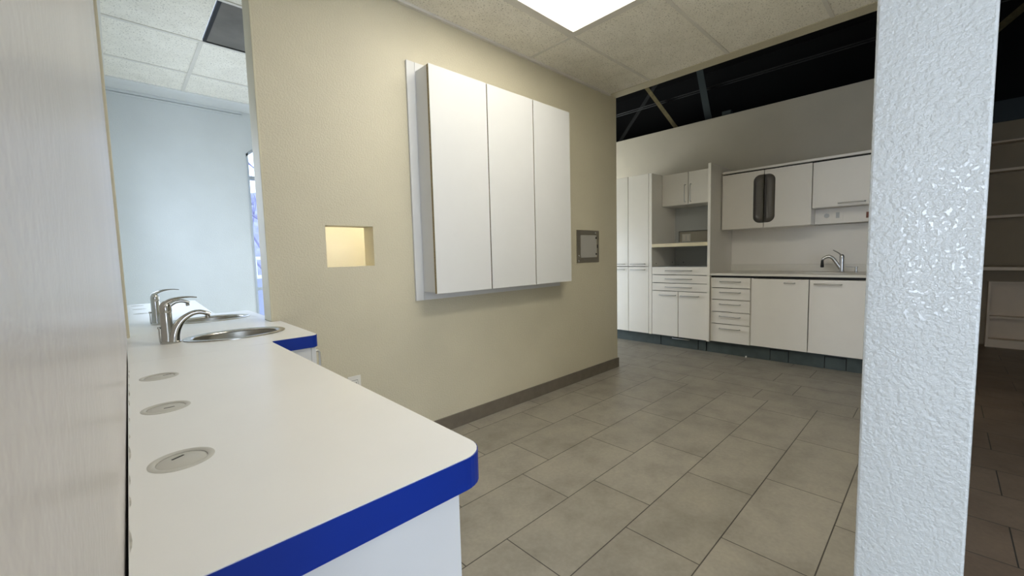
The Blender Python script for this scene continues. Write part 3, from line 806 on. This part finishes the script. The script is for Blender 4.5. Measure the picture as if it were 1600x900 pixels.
for ye, yo, s in ((1.3480, 1.764, 1), (1.3415, .926, -1)):
    pts, arc = half_pill_door(ye, yo, s)
    bm = bmesh.new(); prism(bm, pts, XW, XW+.019, 'x'); d = link('door', bm, 'cab_white', t)
    # recessed dish
    bm = bmesh.new()
    cy = ye+s*.045
    rings = []
    for f, dx in ((1.0, -.001), (.93, .004), (.86, .016), (.70, .030), (.45, .034), (.2, .034)):
        zc = (1.434+1.943)/2
        ring = []
        for (y, z) in [(ye+s*.0005, 1.434)]+arc[1:-1]+[(ye+s*.0005, 1.943)]:
            ring.append(bm.verts.new((XW+.003+dx, cy+(y-cy)*f, zc+(z-zc)*(1-(1-f)*.40))))
        rings.append(ring)
    n = len(rings[0])
    for A, B in zip(rings, rings[1:]):
        for i in range(n): bm.faces.new((A[i], A[(i+1) % n], B[(i+1) % n], B[i]))
    bm.faces.new(rings[-1])
    o = link('grip', bm, 'smoke', d, True); o['label'] = 'dark glossy half of the oval grip'
t = thing('wall_cabinet', 'white wall cabinet with a single lift door nearest the textured pillar', 'cabinet', (5.2, .63, 1.54))
link('carcass', hollow(XW+.020, XB-.002, .342, .921, 1.541, 1.988), 'cab_white', t)
link('top_board', box(XW-.004, XB-.002, .342, .925, 2.003, 2.026, .001), 'cab_white', t)
link('top_shadow_gap', box(XW+.03, XB-.01, .342, .925, 1.9885, 2.0025), 'black', t)  # black fill, the same shadow under this top board
d = front(t, 'door', .342, .922, 1.541, 1.988, XW); pull(d, .71, .515, 1.571, XW)
t = thing('service_strip', 'white service strip with sockets under the lift door wall cabinet', 'service strip', (5.3, .64, 1.388))
link('channel', box(5.20, XB-.002, .342, .924, 1.389, 1.5395, .002), 'cab_white', t)
link('round_socket', (lambda bm: (sweep(bm, [(5.1995, .826, 1.468), (5.195, .826, 1.468)], .022, 24, up=(0, 1, 0)), bm)[1])(bmesh.new()), 'niche_grey', t, True)
link('socket_plate', box(5.195, 5.1995, .694, .782, 1.410, 1.524, .001), 'cab_white', t)
link('switch', box(5.193, 5.1947, .724, .752, 1.44, 1.495, .0008), 'niche_grey', t)
link('red_socket', box(5.192, 5.1995, .49, .522, 1.424, 1.480, .001), 'rust', t)
# plinth panels under the far cabinets
XP = 4.80
def plinth(label, y0, y1, z1, gaps=(), handle=None):
    t = thing('plinth', label, 'plinth', (XP, (y0+y1)/2, 0))
    link('panel', box(XP, XP+.016, y0+.003, y1-.003, .001, z1, .001), 'plinth', t)
    if handle:
        pull(t, handle[0], handle[1], .106, XP, False, .022, .0055)
    return t
plinth('dark plinth board under the tall cupboard', 2.381, 3.07, .131)
plinth('dark plinth drawer with a bar pull under the two hutch doors', 1.926, 2.377, .131, handle=(2.228, 2.027))
plinth('short dark plinth block under the tall upright panel', 1.835, 1.922, .131)
t = thing('plinth', 'long dark plinth board with two outlined hatches under the sink cabinet', 'plinth', (XP, 1.08, 0))
link('panel', boxes([(XP, XP+.016, 1.199, 1.826, .001, .139), (XP, XP+.016, .745, 1.030, .001, .139), (XP, XP+.016, .342, .576, .001, .139),
                     (XP, XP+.016, 1.030, 1.199, .122, .139), (XP, XP+.016, .576, .745, .122, .139)]), 'plinth', t)
for a, b in ((1.037, 1.192), (.583, .738)):
    h = link('hatch', box(XP+.001, XP+.015, a, b, .001, .114, .001), 'plinth', t)
link('backing', box(XP+.018, XP+.026, .342, 3.07, .0, .130), 'black', t)
tag(link('plastic_clip', box(XP-.03, XP-.012, 1.405, 1.42, .0, .018, .004), 'outlet'), 'tiny white plastic scrap on the floor against the dark plinth', 'scrap')

# ------------------------------------------------------------------ dim shelves at the right
for z, th, lab in ((2.236, .02, 'top long shelf board in the dim room right of the pillar'), (1.935, .028, 'second long shelf board in the dim room right of the pillar'), (1.438, .028, 'third long shelf board in the dim room right of the pillar')):
    t = thing('shelf', lab, 'shelf', (6.95, -1.0, z-.03), 'long shelves in the dim room')
    link('board', box(6.95, 7.098, -2.4, -.16, z-th/2, z+th/2, .002), 'shelf_white', t)
    for y in (-.30, -1.1, -1.9): link('bracket', boxes([(6.99, 7.098, y-.008, y+.008, z-th/2-.06, z-th/2-.001)]), 'dim_wall', t)
t = thing('bench_counter', 'long bench top below the shelves right of the pillar', 'counter', (6.9, -1.2, .862))
link('top', box(6.62, 7.098, -2.4, -.12, .866, .902, .002), 'shelf_white', t)
link('apron', box(6.96, 6.978, -2.4, -.12, .735, .8655), 'dim_wall', t)
t = thing('open_cabinet', 'low open cabinet with one shelf under the bench top at right', 'cabinet', (6.95, -1.0, 0))
link('body', boxes([(6.95, 7.09, -.382, -.362, 0, .732), (6.95, 7.09, -1.62, -1.60, 0, .732), (6.95, 7.09, -1.60, -.382, .714, .732), (6.95, 7.09, -1.60, -.382, .0, .09), (7.075, 7.09, -1.60, -.382, .09, .714)], .001), 'shelf_white', t)
link('inner_shelf', box(6.955, 7.074, -1.599, -.383, .322, .345, .001), 'shelf_white', t)

# ------------------------------------------------------------------ above the far wall
XQ = 5.62
def bar(name, p, q, r, mat, label, cat, seg=10):
    bm = bmesh.new(); sweep(bm, [p, q], r, seg); return tag(link(name, bm, mat, None, True), label, cat)
bar('conduit', (5.72, 6.5, 3.270), (5.72, -.5, 3.262), .007, 'conduit', 'upper of two thin conduits crossing the black space above the far wall', 'conduit')
bar('conduit', (5.72, 6.5, 3.238), (5.72, -.5, 3.240), .007, 'conduit', 'lower of two thin conduits crossing the black space above the far wall', 'conduit')
def strut(name, a, b, w, d, mat, label):
    """angle iron: two thin legs"""
    bm = bmesh.new()
    A, B = Vector(a), Vector(b); ax = (B-A).normalized(); s = Vector((1, 0, 0)).cross(ax).normalized()
    for (u0, u1, v0, v1) in ((-w/2, w/2, -.004, .004), (-w/2, -w/2+.008, .004, d)):
        vs = []
        for P in (A, B):
            for (u, v) in ((u0, v0), (u1, v0), (u1, v1), (u0, v1)): vs.append(bm.verts.new(P+s*u+Vector((1, 0, 0))*v))
        for f in ((0,1,2,3),(7,6,5,4),(0,4,5,1),(1,5,6,2),(2,6,7,3),(3,7,4,0)): bm.faces.new([vs[i] for i in f])
    return tag(link(name, bm, mat), label, 'brace')
strut('brace', (5.62, 2.12, 2.66), (5.62, 2.405, 4.2), .082, .05, 'strut_grey', 'steep grey steel brace in the black space above the far wall')
strut('brace', (5.62, 2.44, 2.62), (5.62, 3.49, 4.2), .05, .04, 'strut_yellow', 'slanting yellow brace in the black space above the far wall')
strut('brace', (6.3, 4.15, 2.70), (6.3, 2.83, 4.2), .06, .04, 'conduit', 'dark brace crossing behind the yellow brace above the far wall')
strut('brace', (6.9, .10, 3.05), (6.9, -.98, 4.0), .07, .05, 'strut_yellow', 'dull slanting brace overhead right of the pillar')
tag(link('junction_box', box(5.45, 5.52, 1.83, 1.93, 2.7655, 2.83, .003), 'strut_grey'), 'small grey box sitting on top of the far wall', 'junction box')

# ------------------------------------------------------------------ outdoors, seen through the arched window
struct('ground', box(-12, 30, 6.75, 40, -.6, -.5), 'pave')
bm = bmesh.new()
N = 28
gv = [[bm.verts.new((-12+42*i/N, 22+j*3, -.6+j*1.25+.5*math.sin(i*.9+j)+random.uniform(-.25, .25))) for i in range(N+1)] for j in range(7)]
for j in range(6):
    for i in range(N): bm.faces.new((gv[j][i], gv[j][i+1], gv[j+1][i+1], gv[j+1][i]))
o = struct('ground.001', bm, 'hill')
def bare_tree(x, y, h, label, seed):
    rnd = random.Random(seed)
    t = thing('bare_tree', label, 'tree', (x, y, -.5), 'bare trees outside the window')
    bm = bmesh.new(); sweep(bm, [(x, y, -.5), (x+.05, y, h*.4), (x+.12, y, h*.75)], [.14, .10, .05], 8); link('trunk', bm, 'bark', t, True)
    bm = bmesh.new()
    def grow(p, d, L, r, k):
        q = p+d*L; sweep(bm, [p, q], [r, r*.6], 5)
        if k == 0: return
        for _ in range(3):
            e = (d+Vector((rnd.uniform(-.8, .8), rnd.uniform(-.6, .6), rnd.uniform(-.1, .6)))).normalized()
            grow(q, e, L*rnd.uniform(.6, .85), r*.55, k-1)
    for q in range(7):
        z = h*(.2+.1*q-.05)
        grow(Vector((x+.05, y, z)), Vector((rnd.uniform(-1, 1), rnd.uniform(-.5, .5), .7)).normalized(), h*.16, .04, 3)
    link('branches', bm, 'bark', t)
bare_tree(3.1, 13.5, 5.0, 'bare leafless tree seen through the arched window, nearer of two', 3)
bare_tree(4.3, 17.0, 6.0, 'bare leafless tree seen through the arched window, farther of two', 5)
t = thing('railing', 'white outdoor railing seen through the arched window', 'railing', (3.0, 10.5, -.5))
link('top_rail', box(-2, 9, 10.47, 10.53, 1.20, 1.27, .005), 'rail_white', t)
link('bottom_rail', box(-2, 9, 10.48, 10.52, .78, .86, .005), 'rail_white', t)
link('balusters', boxes([(-2+.14*i, -1.97+.14*i, 10.485, 10.515, .86, 1.20) for i in range(78)]), 'rail_white', t)
link('curb', box(-2, 9, 10.40, 10.60, -.5, .78), 'pave', t)

# ------------------------------------------------------------------ light
w = bpy.data.worlds.new('World'); bpy.context.scene.world = w; w.use_nodes = True
bg = w.node_tree.nodes['Background']; bg.inputs[0].default_value = (.62, .74, 1.0, 1); bg.inputs[1].default_value = 1.1
def area(name, loc, direction, sx_, sy_, power, col):
    l = bpy.data.lights.new(name, 'AREA'); l.shape = 'RECTANGLE'; l.size = sx_; l.size_y = sy_; l.energy = power; l.color = col
    o = bpy.data.objects.new(name, l); C.objects.link(o); o.location = loc
    o.rotation_euler = Vector(direction).to_track_quat('-Z', 'Y').to_euler()
    return o
DAY = (.72, .86, 1.0)
area('daylight_next_room', (3.72, 3.78, .82), (-1, 0.10, -.28), 1.6, 1.1, 14, (.80, .91, 1.0)).data.spread = math.radians(105)
area('daylight_next_room_side', (-.20, 3.65, 1.55), (1, .05, -.12), 1.55, 1.05, 3.6, (.80, .91, 1.0)).data.spread = math.radians(165)
area('daylight_front', (-1.0, -3.72, 1.28), (0, 1, 0), 3.3, 2.0, 12, (.82, .91, 1.0))
area('daylight_entry', (-3.32, -.10, 1.18), (1, 0, 0), 1.0, 1.45, 12.5, (.78, .88, 1.0))
area('daylight_far_room', (3.60, 5.75, 1.4), (1, -.15, 0), 1.35, 1.75, 62, (.94, .98, .97))

# ------------------------------------------------------------------ camera
f_px, yaw, pit, rol = 642.87, .761886, -.0785641, -.025676
cyw, syw = math.cos(yaw), math.sin(yaw)
fw = Vector((syw*math.cos(pit), cyw*math.cos(pit), math.sin(pit)))
r0 = Vector((cyw, -syw, 0)); u0 = r0.cross(fw)
r = r0*math.cos(rol)+u0*math.sin(rol); u = -r0*math.sin(rol)+u0*math.cos(rol)
cam = bpy.data.cameras.new('Camera'); co = bpy.data.objects.new('Camera', cam); C.objects.link(co)
cam.sensor_fit = 'HORIZONTAL'; cam.sensor_width = 36; cam.lens = f_px/1600*36
cam.dof.use_dof = True; cam.dof.focus_distance = 2.2; cam.dof.aperture_fstop = 18
cam.clip_start = .002; cam.clip_end = 200
mw = Matrix(((r.x, u.x, -fw.x, 0), (r.y, u.y, -fw.y, 0), (r.z, u.z, -fw.z, 1.15), (0, 0, 0, 1)))
co.matrix_world = mw
sc = bpy.context.scene
sc.camera = co
sc.view_settings.view_transform = 'Standard'; sc.view_settings.look = 'None'
sc.view_settings.gamma = 1; sc.view_settings.use_curve_mapping = False
sc.view_settings.exposure = 1.95
